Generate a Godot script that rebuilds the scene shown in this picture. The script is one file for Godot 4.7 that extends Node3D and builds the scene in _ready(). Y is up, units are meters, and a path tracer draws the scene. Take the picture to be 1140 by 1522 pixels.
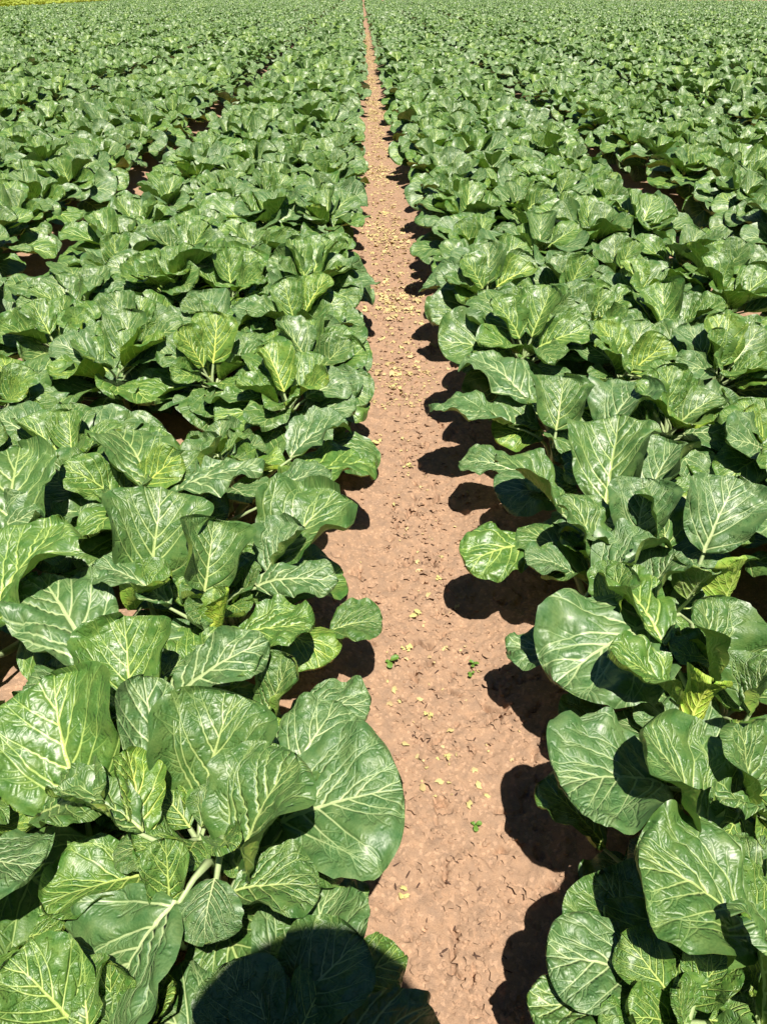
extends Node3D
# A field of pak choi in full leaf: one bare furrow runs away from the camera between planted beds.
# Metres, y up, the rows run along -Z. The sun is high, behind the camera and a little to the right.

const FURROW_X := 0.155      # centre line of the bare furrow
const BED := 1.82            # bed spacing
const ROW := [0.42, 0.75, 1.08, 1.40] # the four plant rows of a bed, measured from the furrow before it
const STEP := 0.42           # plant spacing in a row

var rng := RandomNumberGenerator.new()
var taken := {}
var n_low := FastNoiseLite.new()
var n_mid := FastNoiseLite.new()
var n_fine := FastNoiseLite.new()
var n_crack := FastNoiseLite.new()
var patterns := []           # per vein pattern: {color, under, bump, field}
var top_mats := []           # [pattern][tint]
var under_mats := []
var stalk_mat: StandardMaterial3D
const TEX := 512
const SPAN := 1.32           # width of the leaf square, in leaf lengths

# ---------------------------------------------------------------- helpers
func numbered(called: String) -> String:
	var k: int = taken.get(called, 0)
	taken[called] = k + 1
	return called if k == 0 else "%s_%03d" % [called, k]

func tag(o: Node3D, label: String, category: String, group := "") -> void:
	o.set_meta("label", label)
	o.set_meta("category", category)
	if group != "":
		o.set_meta("group", group)

func lin(r: float, g: float, b: float) -> Color:
	return Color(r, g, b).linear_to_srgb()

# ---------------------------------------------------------------- leaf textures
# A leaf lies flat in a square: u runs across (u = 0.5 is the midrib), v from the base (0) to the tip (1).
func stroke(a: PackedFloat32Array, g: PackedFloat32Array, pts: Array, w0: float, w1: float, s0: float, s1: float, groove: float) -> void:
	var n := pts.size()
	for i in n - 1:
		var p: Vector2 = pts[i]
		var q: Vector2 = pts[i + 1]
		var d := (q - p).length() * TEX
		var steps := maxi(1, int(d / 0.7))
		for k in steps:
			var f := (i + float(k) / steps) / (n - 1)
			var c := p.lerp(q, float(k) / steps)
			var cx := (c.x / SPAN + 0.5) * TEX
			var cy := c.y * TEX
			var w := lerpf(w0, w1, f) * TEX
			var st := lerpf(s0, s1, f)
			var reach := int(ceil(w + 0.5))
			for yy in range(maxi(0, int(cy) - reach), mini(TEX, int(cy) + reach + 1)):
				for xx in range(maxi(0, int(cx) - reach), mini(TEX, int(cx) + reach + 1)):
					var dx := (xx + 0.5 - cx) * SPAN
					var dy := yy + 0.5 - cy
					var e := clampf(w + 0.5 - sqrt(dx * dx + dy * dy), 0.0, 1.0) * st
					var at := yy * TEX + xx
					if e > a[at]:
						a[at] = e
			if k % 3 == 0 and groove > 0.0:
				var gr := w * 1.2 + TEX * 0.016
				var r2 := int(ceil(gr))
				for yy in range(maxi(0, int(cy) - r2), mini(TEX, int(cy) + r2 + 1)):
					for xx in range(maxi(0, int(cx) - r2), mini(TEX, int(cx) + r2 + 1)):
						var dx := (xx + 0.5 - cx) * SPAN
						var dy := yy + 0.5 - cy
						var e := 1.0 - (dx * dx + dy * dy) / (gr * gr)
						if e > 0.0:
							e *= groove * e
							var at := yy * TEX + xx
							if e > g[at]:
								g[at] = e

func crooked(p: Vector2, ang: float, turn: float, length: float, n: int, shake: float) -> Array:
	var out := [p]
	var a := ang
	for i in n:
		a += turn / n + rng.randf_range(-shake, shake)
		p += Vector2(sin(a), cos(a)) * length / n
		out.append(p)
	return out

func make_pattern(seed_: int) -> Dictionary:
	rng.seed = seed_
	var a := PackedFloat32Array()
	var g := PackedFloat32Array()
	a.resize(TEX * TEX)
	g.resize(TEX * TEX)
	var mid := [Vector2(0, 0)]
	for i in 10:
		mid.append(Vector2(rng.randf_range(-0.006, 0.006), (i + 1) / 10.0))
	stroke(a, g, mid, 0.021, 0.0025, 1.0, 0.75, 1.0)
	var laterals := []
	for side in [-1, 1]:
		var y := 0.02 + rng.randf_range(0, 0.05)
		while y < 0.84:
			var ang: float = side * (lerpf(0.92, 0.5, y) + rng.randf_range(-0.12, 0.12))
			var len := lerpf(0.84, 0.26, pow(y, 1.1)) * rng.randf_range(0.9, 1.06)
			var l := crooked(Vector2(0, y), ang, -side * rng.randf_range(0.15, 0.6), len, 14, 0.055)
			laterals.append([l, side, len, y])
			stroke(a, g, l, lerpf(0.0095, 0.006, y), 0.002, 0.92, 0.5, 0.95)
			y += rng.randf_range(0.11, 0.19)
	var seconds := []
	for e in laterals:
		var l: Array = e[0]
		for i in range(2, 14):
			for s in [-1, 1]:
				if rng.randf() < 0.2 + 0.025 * i:
					var d: Vector2 = l[i] - l[i - 1]
					var f := i / 14.0
					var c := crooked(l[i], atan2(d.x, d.y) + s * rng.randf_range(0.5, 0.95), -s * rng.randf_range(0.1, 0.9), rng.randf_range(0.09, 0.2) * (0.65 + 0.5 * e[2]), 9, 0.12)
					seconds.append(c)
					stroke(a, g, c, lerpf(0.0048, 0.0034, f), 0.0014, 0.52, 0.2, 0.8)
	for i in range(2, 10):
		for s in [-1, 1]:
			if rng.randf() < 0.4:
				var c := crooked(mid[i], s * rng.randf_range(0.6, 1.1), -s * 0.3, rng.randf_range(0.06, 0.12), 6, 0.25)
				seconds.append(c)
				stroke(a, g, c, 0.003, 0.0011, 0.65, 0.35, 0.7)
	for c in seconds:
		for i in range(1, c.size() - 1):
			for s in [-1, 1]:
				if rng.randf() < 0.42:
					var d: Vector2 = c[i + 1] - c[i - 1]
					stroke(a, g, crooked(c[i], atan2(d.x, d.y) + s * rng.randf_range(0.8, 1.5), 0.0, rng.randf_range(0.03, 0.08), 6, 0.25), 0.0019, 0.001, 0.2, 0.06, 0.45)
	# blade colour: a green base colour near 1 that the material's tint multiplies, veins pale
	var mott := FastNoiseLite.new()
	mott.seed = seed_
	mott.frequency = 0.012
	mott.fractal_octaves = 4
	var speck := FastNoiseLite.new()
	speck.seed = seed_ + 7
	speck.frequency = 0.11
	speck.fractal_octaves = 2
	var col := PackedByteArray()
	var und := PackedByteArray()
	var hgt := PackedByteArray()
	col.resize(TEX * TEX * 3)
	und.resize(TEX * TEX * 3)
	hgt.resize(TEX * TEX)
	var field := PackedFloat32Array()
	var fs := 64
	field.resize(fs * fs)
	var blur := TEX / fs
	for y in TEX:
		for x in TEX:
			var at := y * TEX + x
			var m := mott.get_noise_2d(x, y)
			var s := speck.get_noise_2d(x, y)
			var v := clampf(a[at], 0.0, 1.0)
			var tone := 1.0 + 0.26 * m + 0.14 * s
			# sRGB byte values of the blade and of the vein
			var r := lerpf(93.0 * tone + 8.0 * m, 204.0, v)
			var gg := lerpf(128.0 * (1.0 + 0.16 * m + 0.09 * s), 216.0, v)
			var b := lerpf(65.0 * tone, 146.0, v)
			col[at * 3] = int(clampf(r, 0, 255))
			col[at * 3 + 1] = int(clampf(gg, 0, 255))
			col[at * 3 + 2] = int(clampf(b, 0, 255))
			und[at * 3] = int(clampf(lerpf(149.0 * tone, 208.0, v), 0, 255))
			und[at * 3 + 1] = int(clampf(lerpf(174.0 + 16.0 * m, 222.0, v), 0, 255))
			und[at * 3 + 2] = int(clampf(lerpf(84.0 * tone, 150.0, v), 0, 255))
			hgt[at] = int(clampf(150.0 - 110.0 * g[at] + 7.0 * s + 34.0 * m - 10.0 * v, 0, 255))
			field[(y / blur) * fs + x / blur] += (1.0 - g[at]) / (blur * blur)
	var ci := Image.create_from_data(TEX, TEX, false, Image.FORMAT_RGB8, col)
	var ui := Image.create_from_data(TEX, TEX, false, Image.FORMAT_RGB8, und)
	var hi := Image.create_from_data(TEX, TEX, false, Image.FORMAT_L8, hgt)
	return {"color": ImageTexture.create_from_image(ci), "under": ImageTexture.create_from_image(ui), "bump": ImageTexture.create_from_image(hi), "field": field}

func pucker(p: int, x: float, t: float) -> float:
	var f: PackedFloat32Array = patterns[p].field
	var u := clampf((x / SPAN + 0.5) * 64.0 - 0.5, 0.0, 62.99)
	var v := clampf(t * 64.0 - 0.5, 0.0, 62.99)
	var i := int(u)
	var j := int(v)
	var a := lerpf(f[j * 64 + i], f[j * 64 + i + 1], u - i)
	var b := lerpf(f[j * 64 + 64 + i], f[j * 64 + 64 + i + 1], u - i)
	return lerpf(a, b, v - j)

func leaf_materials() -> void:
	# tints multiply the pattern: deep green, fresh green, grey green, yellow green
	var tints := [Color(0.94, 0.97, 0.9), Color(0.98, 1.02, 0.84), Color(0.97, 0.99, 1.05), Color(1.1, 1.1, 0.82)]
	for p in patterns.size():
		var tops := []
		var unders := []
		for k in tints.size():
			var m := StandardMaterial3D.new()
			m.resource_name = "leaf_top"
			m.albedo_texture = patterns[p].color
			m.albedo_color = tints[k]
			m.roughness = [0.47, 0.45, 0.52, 0.48][k]
			m.clearcoat_enabled = true
			m.clearcoat = 0.3
			m.clearcoat_roughness = 0.33
			m.metallic_specular = 0.68
			m.heightmap_enabled = true
			m.heightmap_texture = patterns[p].bump
			m.heightmap_scale = 0.55
			m.backlight_enabled = true
			m.backlight = Color(0.30, 0.34, 0.10)
			m.texture_repeat = false
			tops.append(m)
			var u := StandardMaterial3D.new()
			u.resource_name = "leaf_underside"
			u.albedo_texture = patterns[p].under
			u.albedo_color = tints[k]
			u.roughness = 0.55
			u.heightmap_enabled = true
			u.heightmap_texture = patterns[p].bump
			u.heightmap_flip_texture = true
			u.heightmap_scale = 0.35
			u.backlight_enabled = true
			u.backlight = Color(0.34, 0.38, 0.12)
			u.texture_repeat = false
			unders.append(u)
		top_mats.append(tops)
		under_mats.append(unders)
	stalk_mat = StandardMaterial3D.new()
	stalk_mat.resource_name = "stalk"
	stalk_mat.albedo_color = lin(0.56, 0.64, 0.38)
	stalk_mat.roughness = 0.4
	var nt := NoiseTexture2D.new()
	nt.width = 256
	nt.height = 256
	nt.seamless = true
	var fn := FastNoiseLite.new()
	fn.frequency = 0.03
	nt.noise = fn
	var ramp := Gradient.new()
	ramp.colors = PackedColorArray([Color(0.86, 0.93, 0.78), Color(1, 1, 1)])
	nt.color_ramp = ramp
	stalk_mat.albedo_texture = nt
	stalk_mat.uv1_triplanar = true
	stalk_mat.uv1_scale = Vector3(3, 14, 14)

# ---------------------------------------------------------------- leaf shape
# The blade starts at the origin and runs along -Z, its face up. q holds: length, width (share of length), pitch (rad, first slope),
# bend (rad, how far it arches down to the tip), cup (curl of the sides upwards), roll_edge (margins turned down), wave, fold, side, twist, seed, pattern, tint.
func outline(t: float, w: float) -> float:
	return w * sqrt(maxf(0.0, t * (1.0 - t * t * t))) / 0.6875

func blade_arrays(q: Dictionary, nx: int, ny: int, under: bool) -> Array:
	var L: float = q.length
	var W: float = q.width
	var P := PackedVector3Array()
	var U := PackedVector2Array()
	var cols := nx + 1
	var rows := ny + 1
	P.resize(cols * rows)
	U.resize(cols * rows)
	var y := 0.0
	var z := 0.0
	var last := 0.0
	for j in rows:
		var v := float(j) / ny
		var t := 1.0 - pow(1.0 - v, 1.75)
		var mid := (t + last) * 0.5
		var a: float = q.pitch - q.bend * pow(mid, 1.35)
		y += sin(a) * (t - last) * L
		z -= cos(a) * (t - last) * L
		last = t
		a = q.pitch - q.bend * pow(t, 1.35)
		var up := Vector3(0, cos(a), sin(a))
		var hw := outline(t, W)
		var kk: float = q.cup * (0.45 + 0.55 * sin(PI * minf(1.0, t * 1.1 + 0.1)))
		for i in cols:
			var s := 2.0 * i / nx - 1.0
			var nz := n_low.get_noise_2d(q.seed * 31.7 + t * 60.0, s * 42.0)
			var edge := 1.0 + 0.055 * n_mid.get_noise_2d(q.seed * 17.3 + t * 130.0 + (400.0 if s > 0 else 0.0), 3.0)
			var x := s * hw * edge
			var e := absf(s)
			var cx := x
			var cy := 0.0
			if absf(kk) > 0.01:
				cx = sin(kk * x * 2.0) / (kk * 2.0)
				cy = (1.0 - cos(kk * x * 2.0)) / (kk * 2.0)
			cy += q.fold * absf(x)
			cy -= q.roll_edge * pow(e, 3.0) * 0.22 * hw * 2.0
			cy += q.side * x
			cy += q.wave * pow(e, 1.6) * (0.045 * sin(t * (9.0 + q.seed % 5) + (1.7 if s > 0 else 0.0) + q.seed) + 0.03 * sin(t * 23.0 + s * 2.0 + q.seed * 2.3)) * smoothstep(0.05, 0.4, t)
			cy += 0.007 * q.wave * smoothstep(0.55, 1.0, e) * sin(t * 46.0 + q.seed + 6.0 * n_mid.get_noise_2d(t * 90.0, q.seed)) * smoothstep(0.1, 0.3, t)
			cy += 0.09 * nz * e + 0.05 * (nz + 0.2) * t
			cy += 0.048 * (pucker(q.pattern, x, t) - 0.5) * (1.0 - 0.35 * t)
			var tw: float = q.twist * t
			var lx := (cx * cos(tw) - cy * sin(tw)) * L
			var ly := (cx * sin(tw) + cy * cos(tw)) * L
			P[j * cols + i] = Vector3(lx + q.bow * t * t * L, y, z) + up * ly
			U[j * cols + i] = Vector2(clampf(x / SPAN + 0.5, 0.0, 1.0), t)
	var N := PackedVector3Array()
	N.resize(P.size())
	for j in rows:
		for i in cols:
			var dx := P[j * cols + mini(i + 1, nx)] - P[j * cols + maxi(i - 1, 0)]
			var dz := P[mini(j + 1, ny) * cols + i] - P[maxi(j - 1, 0) * cols + i]
			if j == 0:
				dx = Vector3(1, 0, 0)
			if j == ny:
				dx = P[(ny - 1) * cols + nx] - P[(ny - 1) * cols]
			N[j * cols + i] = dx.cross(dz).normalized()
	var I := PackedInt32Array()
	for j in ny:
		for i in nx:
			var a0 := j * cols + i
			var b0 := a0 + cols
			I.append_array([a0, b0, b0 + 1, a0, b0 + 1, a0 + 1])
	var arr := []
	arr.resize(Mesh.ARRAY_MAX)
	arr[Mesh.ARRAY_VERTEX] = P
	arr[Mesh.ARRAY_NORMAL] = N
	arr[Mesh.ARRAY_TEX_UV] = U
	arr[Mesh.ARRAY_INDEX] = I
	if not under:
		return [arr]
	var P2 := PackedVector3Array()
	var N2 := PackedVector3Array()
	P2.resize(P.size())
	N2.resize(P.size())
	for j in rows:
		var rim := 0.0 if j == ny else 1.0
		for i in cols:
			var k := j * cols + i
			var th := 0.0016 if (i > 0 and i < nx) else 0.0002
			P2[k] = P[k] - N[k] * maxf(0.0002, th * rim)
			N2[k] = -N[k]
	var I2 := PackedInt32Array()
	for k in range(0, I.size(), 3):
		I2.append_array([I[k], I[k + 2], I[k + 1]])
	var arr2 := []
	arr2.resize(Mesh.ARRAY_MAX)
	arr2[Mesh.ARRAY_VERTEX] = P2
	arr2[Mesh.ARRAY_NORMAL] = N2
	arr2[Mesh.ARRAY_TEX_UV] = U
	arr2[Mesh.ARRAY_INDEX] = I2
	return [arr, arr2]

# a fleshy stalk: half-round section, wide at the foot, from points a (foot) through b to c (blade base), then on under the blade
func stalk_arrays(path: Array, r0: float, r1: float, sides := 7, across := Vector3(1, 0, 0)) -> Array:
	var P := PackedVector3Array()
	var N := PackedVector3Array()
	var I := PackedInt32Array()
	var n := path.size()
	for i in n:
		var p: Vector3 = path[i]
		var d: Vector3 = (path[mini(i + 1, n - 1)] - path[maxi(i - 1, 0)]).normalized()
		var x := (across - d * across.dot(d)).normalized()
		var u := x.cross(d).normalized()
		var f := float(i) / (n - 1)
		var r := lerpf(r0, r1, pow(f, 0.7))
		for k in sides:
			var a := TAU * k / sides
			var o := x * cos(a) * r * lerpf(1.5, 1.0, f) + u * sin(a) * r * 0.6
			P.append(p + o)
			N.append(o.normalized())
	for i in n - 1:
		for k in sides:
			var a0 := i * sides + k
			var a1 := i * sides + (k + 1) % sides
			I.append_array([a0, a1, a1 + sides, a0, a1 + sides, a0 + sides])
	var arr := []
	arr.resize(Mesh.ARRAY_MAX)
	arr[Mesh.ARRAY_VERTEX] = P
	arr[Mesh.ARRAY_NORMAL] = N
	var T := PackedVector2Array()
	T.resize(P.size())
	arr[Mesh.ARRAY_TEX_UV] = T
	arr[Mesh.ARRAY_INDEX] = I
	return arr

func leaf_mesh(q: Dictionary, nx: int, ny: int, under: bool) -> ArrayMesh:
	var m := ArrayMesh.new()
	var s := blade_arrays(q, nx, ny, under)
	for k in s.size():
		m.add_surface_from_arrays(Mesh.PRIMITIVE_TRIANGLES, s[k])
		m.surface_set_material(k, (top_mats if k == 0 else under_mats)[q.pattern][q.tint])
	return m

# random shape for a leaf: share 0 = outermost, 1 = innermost
func leaf_shape(share: float, size: float) -> Dictionary:
	return {
		"length": lerpf(0.23, 0.165, share) * size * rng.randf_range(0.88, 1.12),
		"width": rng.randf_range(0.44, 0.56) * lerpf(1.0, 0.9, share),
		"pitch": 0.0, "bend": lerpf(rng.randf_range(0.35, 1.0), rng.randf_range(0.1, 0.7), share),
		"cup": lerpf(rng.randf_range(-0.5, 0.9), rng.randf_range(0.7, 1.9), share),
		"roll_edge": maxf(0.0, rng.randf_range(-0.2, 0.8) * (1.0 - 0.5 * share)),
		"wave": rng.randf_range(0.3, 1.1), "fold": rng.randf_range(0.0, 0.25), "side": rng.randf_range(-0.15, 0.15),
		"twist": rng.randf_range(-0.35, 0.35), "bow": rng.randf_range(-0.1, 0.1), "seed": rng.randi_range(0, 4000),
		"pattern": rng.randi_range(0, patterns.size() - 1), "tint": pick_tint(share),
	}

func pick_tint(share: float) -> int:
	var r := rng.randf()
	if share > 0.75:
		return 1 if r < 0.62 else (3 if r < 0.8 else 0)
	return 0 if r < 0.42 else (1 if r < 0.66 else (2 if r < 0.97 else 3))

# where the leaves of a plant sit: [transform of the blade base, share]
func arrangement(n: int, size: float) -> Array:
	var out := []
	var az := rng.randf() * TAU
	for i in n:
		var share := float(i) / (n - 1)
		az += 2.39996 + rng.randf_range(-0.3, 0.3)
		var elev := lerpf(rng.randf_range(-0.1, 0.4), rng.randf_range(0.7, 1.1), pow(share, 1.25))
		var r := lerpf(0.11, 0.025, pow(share, 0.8)) * size * rng.randf_range(0.75, 1.25)
		var h := lerpf(rng.randf_range(0.09, 0.22), rng.randf_range(0.2, 0.27), pow(share, 0.5)) * size
		var b := Basis(Vector3.UP, az) * Basis(Vector3.RIGHT, elev) * Basis(Vector3.FORWARD, rng.randf_range(-0.35, 0.35))
		out.append([Transform3D(b, Basis(Vector3.UP, az) * Vector3(0, h, -r)), share])
	return out

func stalk_path(t: Transform3D, q: Dictionary) -> Array:
	# in the leaf's own axes: from the plant's foot to the blade base and on below the midrib
	var inv := t.affine_inverse()
	var foot := inv * Vector3(t.origin.x * 0.15, -0.01, t.origin.z * 0.15)
	var out := []
	var c := Vector3(0, -0.006, -0.02)
	var mid := Vector3(0, -0.006, 0.03) + Vector3(0, 0, 1) * foot.length() * 0.4
	for i in 6:
		var f := i / 5.0
		out.append(foot.lerp(mid, f).lerp(mid.lerp(c, f), f))
	return out

# ---------------------------------------------------------------- the script
func _ready() -> void:
	rng.seed = 11
	camera_and_light()
	noises()
	for s in [101, 202, 303]:
		patterns.append(make_pattern(s))
	leaf_materials()
	ground()
	crop()
	furrow_floor()
	fallen_leaves()
	weeds()
	neighbouring_crop()
	photographer()

func camera_and_light() -> void:
	var cam := Camera3D.new()
	cam.name = "camera"
	cam.fov = 69.4
	cam.near = 0.05
	cam.far = 4000.0
	cam.position = Vector3(0, 1.4, 0)
	cam.rotation_degrees = Vector3(-35.4, -1.4, 0)
	add_child(cam)
	cam.current = true
	var sky_m := ProceduralSkyMaterial.new()
	sky_m.sky_top_color = lin(0.016, 0.04, 0.1)
	sky_m.sky_horizon_color = lin(0.08, 0.115, 0.17)
	sky_m.sky_curve = 0.12
	sky_m.ground_bottom_color = lin(0.08, 0.06, 0.04)
	sky_m.ground_horizon_color = lin(0.1, 0.1, 0.09)
	var sky := Sky.new()
	sky.sky_material = sky_m
	var env := Environment.new()
	env.background_mode = Environment.BG_SKY
	env.sky = sky
	env.tonemap_mode = Environment.TONE_MAPPER_LINEAR
	env.tonemap_exposure = 1.31
	env.sdfgi_enabled = true
	env.ssao_enabled = true
	env.ssil_enabled = true
	var we := WorldEnvironment.new()
	we.name = "world_environment"
	we.environment = env
	add_child(we)
	var sun := DirectionalLight3D.new()
	sun.name = "sun"
	sun.light_energy = 1.6
	sun.light_color = Color(1.0, 0.97, 0.91)
	sun.light_angular_distance = 0.55
	sun.shadow_enabled = true
	add_child(sun)
	sun.look_at_from_position(Vector3.ZERO, Vector3(-0.10, -1.128, -0.425))

func noises() -> void:
	n_low.seed = 3
	n_low.frequency = 0.02
	n_mid.seed = 4
	n_mid.frequency = 0.05
	n_fine.seed = 5
	n_fine.frequency = 1.0
	n_fine.fractal_octaves = 4
	n_crack.seed = 6
	n_crack.noise_type = FastNoiseLite.TYPE_CELLULAR
	n_crack.cellular_return_type = FastNoiseLite.RETURN_DISTANCE2_SUB
	n_crack.frequency = 1.0
	n_crack.fractal_type = FastNoiseLite.FRACTAL_NONE

# ---------------------------------------------------------------- ground
func bed_profile(x: float) -> float:
	var d := fposmod(x - FURROW_X + BED * 0.5, BED) - BED * 0.5
	return 0.055 * smoothstep(0.10, 0.36, absf(d))

func soil_height(x: float, z: float) -> float:
	var h := bed_profile(x)
	h += 0.010 * n_fine.get_noise_2d(x * 4.0, z * 4.0) + 0.006 * n_fine.get_noise_2d(x * 16.0 + 50.0, z * 16.0)
	return h

func soil_fine(x: float, z: float) -> float:
	var h := 0.0026 * n_fine.get_noise_2d(x * 60.0, z * 60.0 + 9.0)
	h += 0.002 * n_fine.get_noise_2d(x * 150.0, z * 150.0 + 19.0)
	var wx := x + 0.012 * n_fine.get_noise_2d(x * 25.0, z * 25.0)
	var wz := z + 0.012 * n_fine.get_noise_2d(x * 25.0 + 70.0, z * 25.0)
	var c := n_crack.get_noise_2d(wx * 11.0, wz * 11.0) + 1.0
	var mask := smoothstep(0.0, 0.35, n_fine.get_noise_2d(x * 3.0 + 33.0, z * 3.0))
	mask = maxf(mask, 0.9 * smoothstep(0.16, 0.02, absf(x - FURROW_X + 0.02)) * smoothstep(-0.1, 0.25, n_fine.get_noise_2d(x * 9.0, z * 5.0 + 3.0)))
	h -= 0.024 * mask * smoothstep(0.12, 0.02, c) * smoothstep(-0.05, 0.2, n_fine.get_noise_2d(x * 14.0 + 8.0, z * 14.0))
	var c2 := n_crack.get_noise_2d(wx * 38.0 + 5.0, wz * 38.0) + 1.0
	h -= 0.0032 * smoothstep(0.2, 0.0, c2) * smoothstep(-0.3, 0.3, n_fine.get_noise_2d(x * 6.0, z * 6.0 + 44.0))
	return h

func grid_mesh(xs: PackedFloat32Array, zs: PackedFloat32Array, hf: Callable) -> ArrayMesh:
	var P := PackedVector3Array()
	var N := PackedVector3Array()
	var U := PackedVector2Array()
	var I := PackedInt32Array()
	var w := xs.size()
	var h := zs.size()
	P.resize(w * h)
	N.resize(w * h)
	U.resize(w * h)
	for j in h:
		for i in w:
			P[j * w + i] = Vector3(xs[i], hf.call(xs[i], zs[j]), zs[j])
			U[j * w + i] = Vector2(xs[i], zs[j])
	for j in h:
		for i in w:
			var dx := P[j * w + mini(i + 1, w - 1)] - P[j * w + maxi(i - 1, 0)]
			var dz := P[mini(j + 1, h - 1) * w + i] - P[maxi(j - 1, 0) * w + i]
			N[j * w + i] = -dx.cross(dz).normalized()
	for j in h - 1:
		for i in w - 1:
			var a := j * w + i
			I.append_array([a, a + 1, a + w + 1, a, a + w + 1, a + w])
	var arr := []
	arr.resize(Mesh.ARRAY_MAX)
	arr[Mesh.ARRAY_VERTEX] = P
	arr[Mesh.ARRAY_NORMAL] = N
	arr[Mesh.ARRAY_TEX_UV] = U
	arr[Mesh.ARRAY_INDEX] = I
	var m := ArrayMesh.new()
	m.add_surface_from_arrays(Mesh.PRIMITIVE_TRIANGLES, arr)
	return m

func soil_material() -> StandardMaterial3D:
	var m := StandardMaterial3D.new()
	m.resource_name = "soil"
	var s := 1024
	var a := FastNoiseLite.new()
	a.seed = 21
	a.frequency = 0.012
	a.fractal_octaves = 5
	var b := FastNoiseLite.new()
	b.seed = 22
	b.frequency = 0.16
	b.fractal_octaves = 2
	var c := FastNoiseLite.new()
	c.seed = 23
	c.noise_type = FastNoiseLite.TYPE_CELLULAR
	c.cellular_return_type = FastNoiseLite.RETURN_CELL_VALUE
	c.frequency = 0.09
	c.fractal_type = FastNoiseLite.FRACTAL_NONE
	var ia := a.get_seamless_image(s, s)
	var ib := b.get_seamless_image(s, s)
	var ic := c.get_seamless_image(s, s)
	var da := ia.get_data()
	var db := ib.get_data()
	var dc := ic.get_data()
	var col := PackedByteArray()
	col.resize(s * s * 3)
	var hg := PackedByteArray()
	hg.resize(s * s)
	for k in s * s:
		var u := da[k] / 255.0 - 0.5
		var v := db[k] / 255.0 - 0.5
		var w := dc[k] / 255.0 - 0.5
		var t := 1.0 + 0.16 * u + 0.16 * v + 0.05 * w + (0.09 if w > 0.36 else 0.0)
		col[k * 3] = int(clampf(170.0 * t, 0, 255))
		col[k * 3 + 1] = int(clampf(140.0 * t - 4.0 * u, 0, 255))
		col[k * 3 + 2] = int(clampf(117.0 * t - 8.0 * u, 0, 255))
		hg[k] = int(clampf(128.0 + 90.0 * v + 60.0 * w, 0, 255))
	m.albedo_texture = ImageTexture.create_from_image(Image.create_from_data(s, s, false, Image.FORMAT_RGB8, col))
	m.heightmap_enabled = true
	m.heightmap_texture = ImageTexture.create_from_image(Image.create_from_data(s, s, false, Image.FORMAT_L8, hg))
	m.heightmap_scale = 0.25
	m.roughness = 0.95
	m.metallic_specular = 0.2
	m.uv1_scale = Vector3(1.9, 1.9, 1.9)
	return m

func ground() -> void:
	var soil := soil_material()
	# the field to the horizon: one sheet, finest along the bare furrow
	var xs := PackedFloat32Array([-3000, -900, -300, -120, -60])
	var x := -34.0
	while x < 34.0:
		xs.append(x)
		var d := absf(x - FURROW_X)
		x += 0.0048 if d < 0.34 else (0.03 if d < 0.7 else (0.12 if d < 6.0 else 0.8))
	xs.append_array([60.0, 120.0, 300.0, 900.0, 3000.0])
	var zs := PackedFloat32Array([60, 12, 3, 1])
	var z := 0.2
	while z > -110.0:
		zs.append(z)
		z -= 0.0048 if z > -1.5 else (0.011 if z > -3.2 else (0.03 if z > -6.5 else (0.12 if z > -14.0 else 1.2)))
	zs.append_array([-160.0, -300.0, -900.0, -3000.0])
	zs.reverse()
	var hf := func(px: float, pz: float) -> float:
		if absf(px) > 34.0 or pz < -110.0 or pz > 1.5:
			return 0.0
		var h := soil_height(px, pz)
		if absf(px - FURROW_X) < 0.7 and pz > -6.5:
			h += soil_fine(px, pz)
		return h
	var g := MeshInstance3D.new()
	g.name = "ground"
	g.mesh = grid_mesh(xs, zs, hf)
	g.material_override = soil
	g.set_meta("kind", "structure")
	add_child(g)

# ---------------------------------------------------------------- crop
func row_x(bed: int, k: int) -> float:
	# bed 0 lies right of the furrow, bed -1 left of it
	var r: float = ROW[k]
	if k == 0 and bed != 0 and bed != -1:
		r = 0.41   # only the furrow in the middle was left wide
	if bed >= 0:
		return FURROW_X + bed * BED + r
	return FURROW_X + (bed + 1) * BED - r

func field_end(x: float) -> float:
	return -87.0 + 0.30 * maxf(0.0, x)

func in_view(p: Vector3, cam: Transform3D, margin: float) -> bool:
	var l := cam.affine_inverse() * p
	if l.z > -0.2:
		return false
	var f := 1.0 / tan(deg_to_rad(69.4) / 2.0)
	var sx := l.x / -l.z * f / (766.0 / 1024.0)
	var sy := l.y / -l.z * f
	return absf(sx) < 1.0 + margin / -l.z and absf(sy) < 1.0 + margin / -l.z

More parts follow.
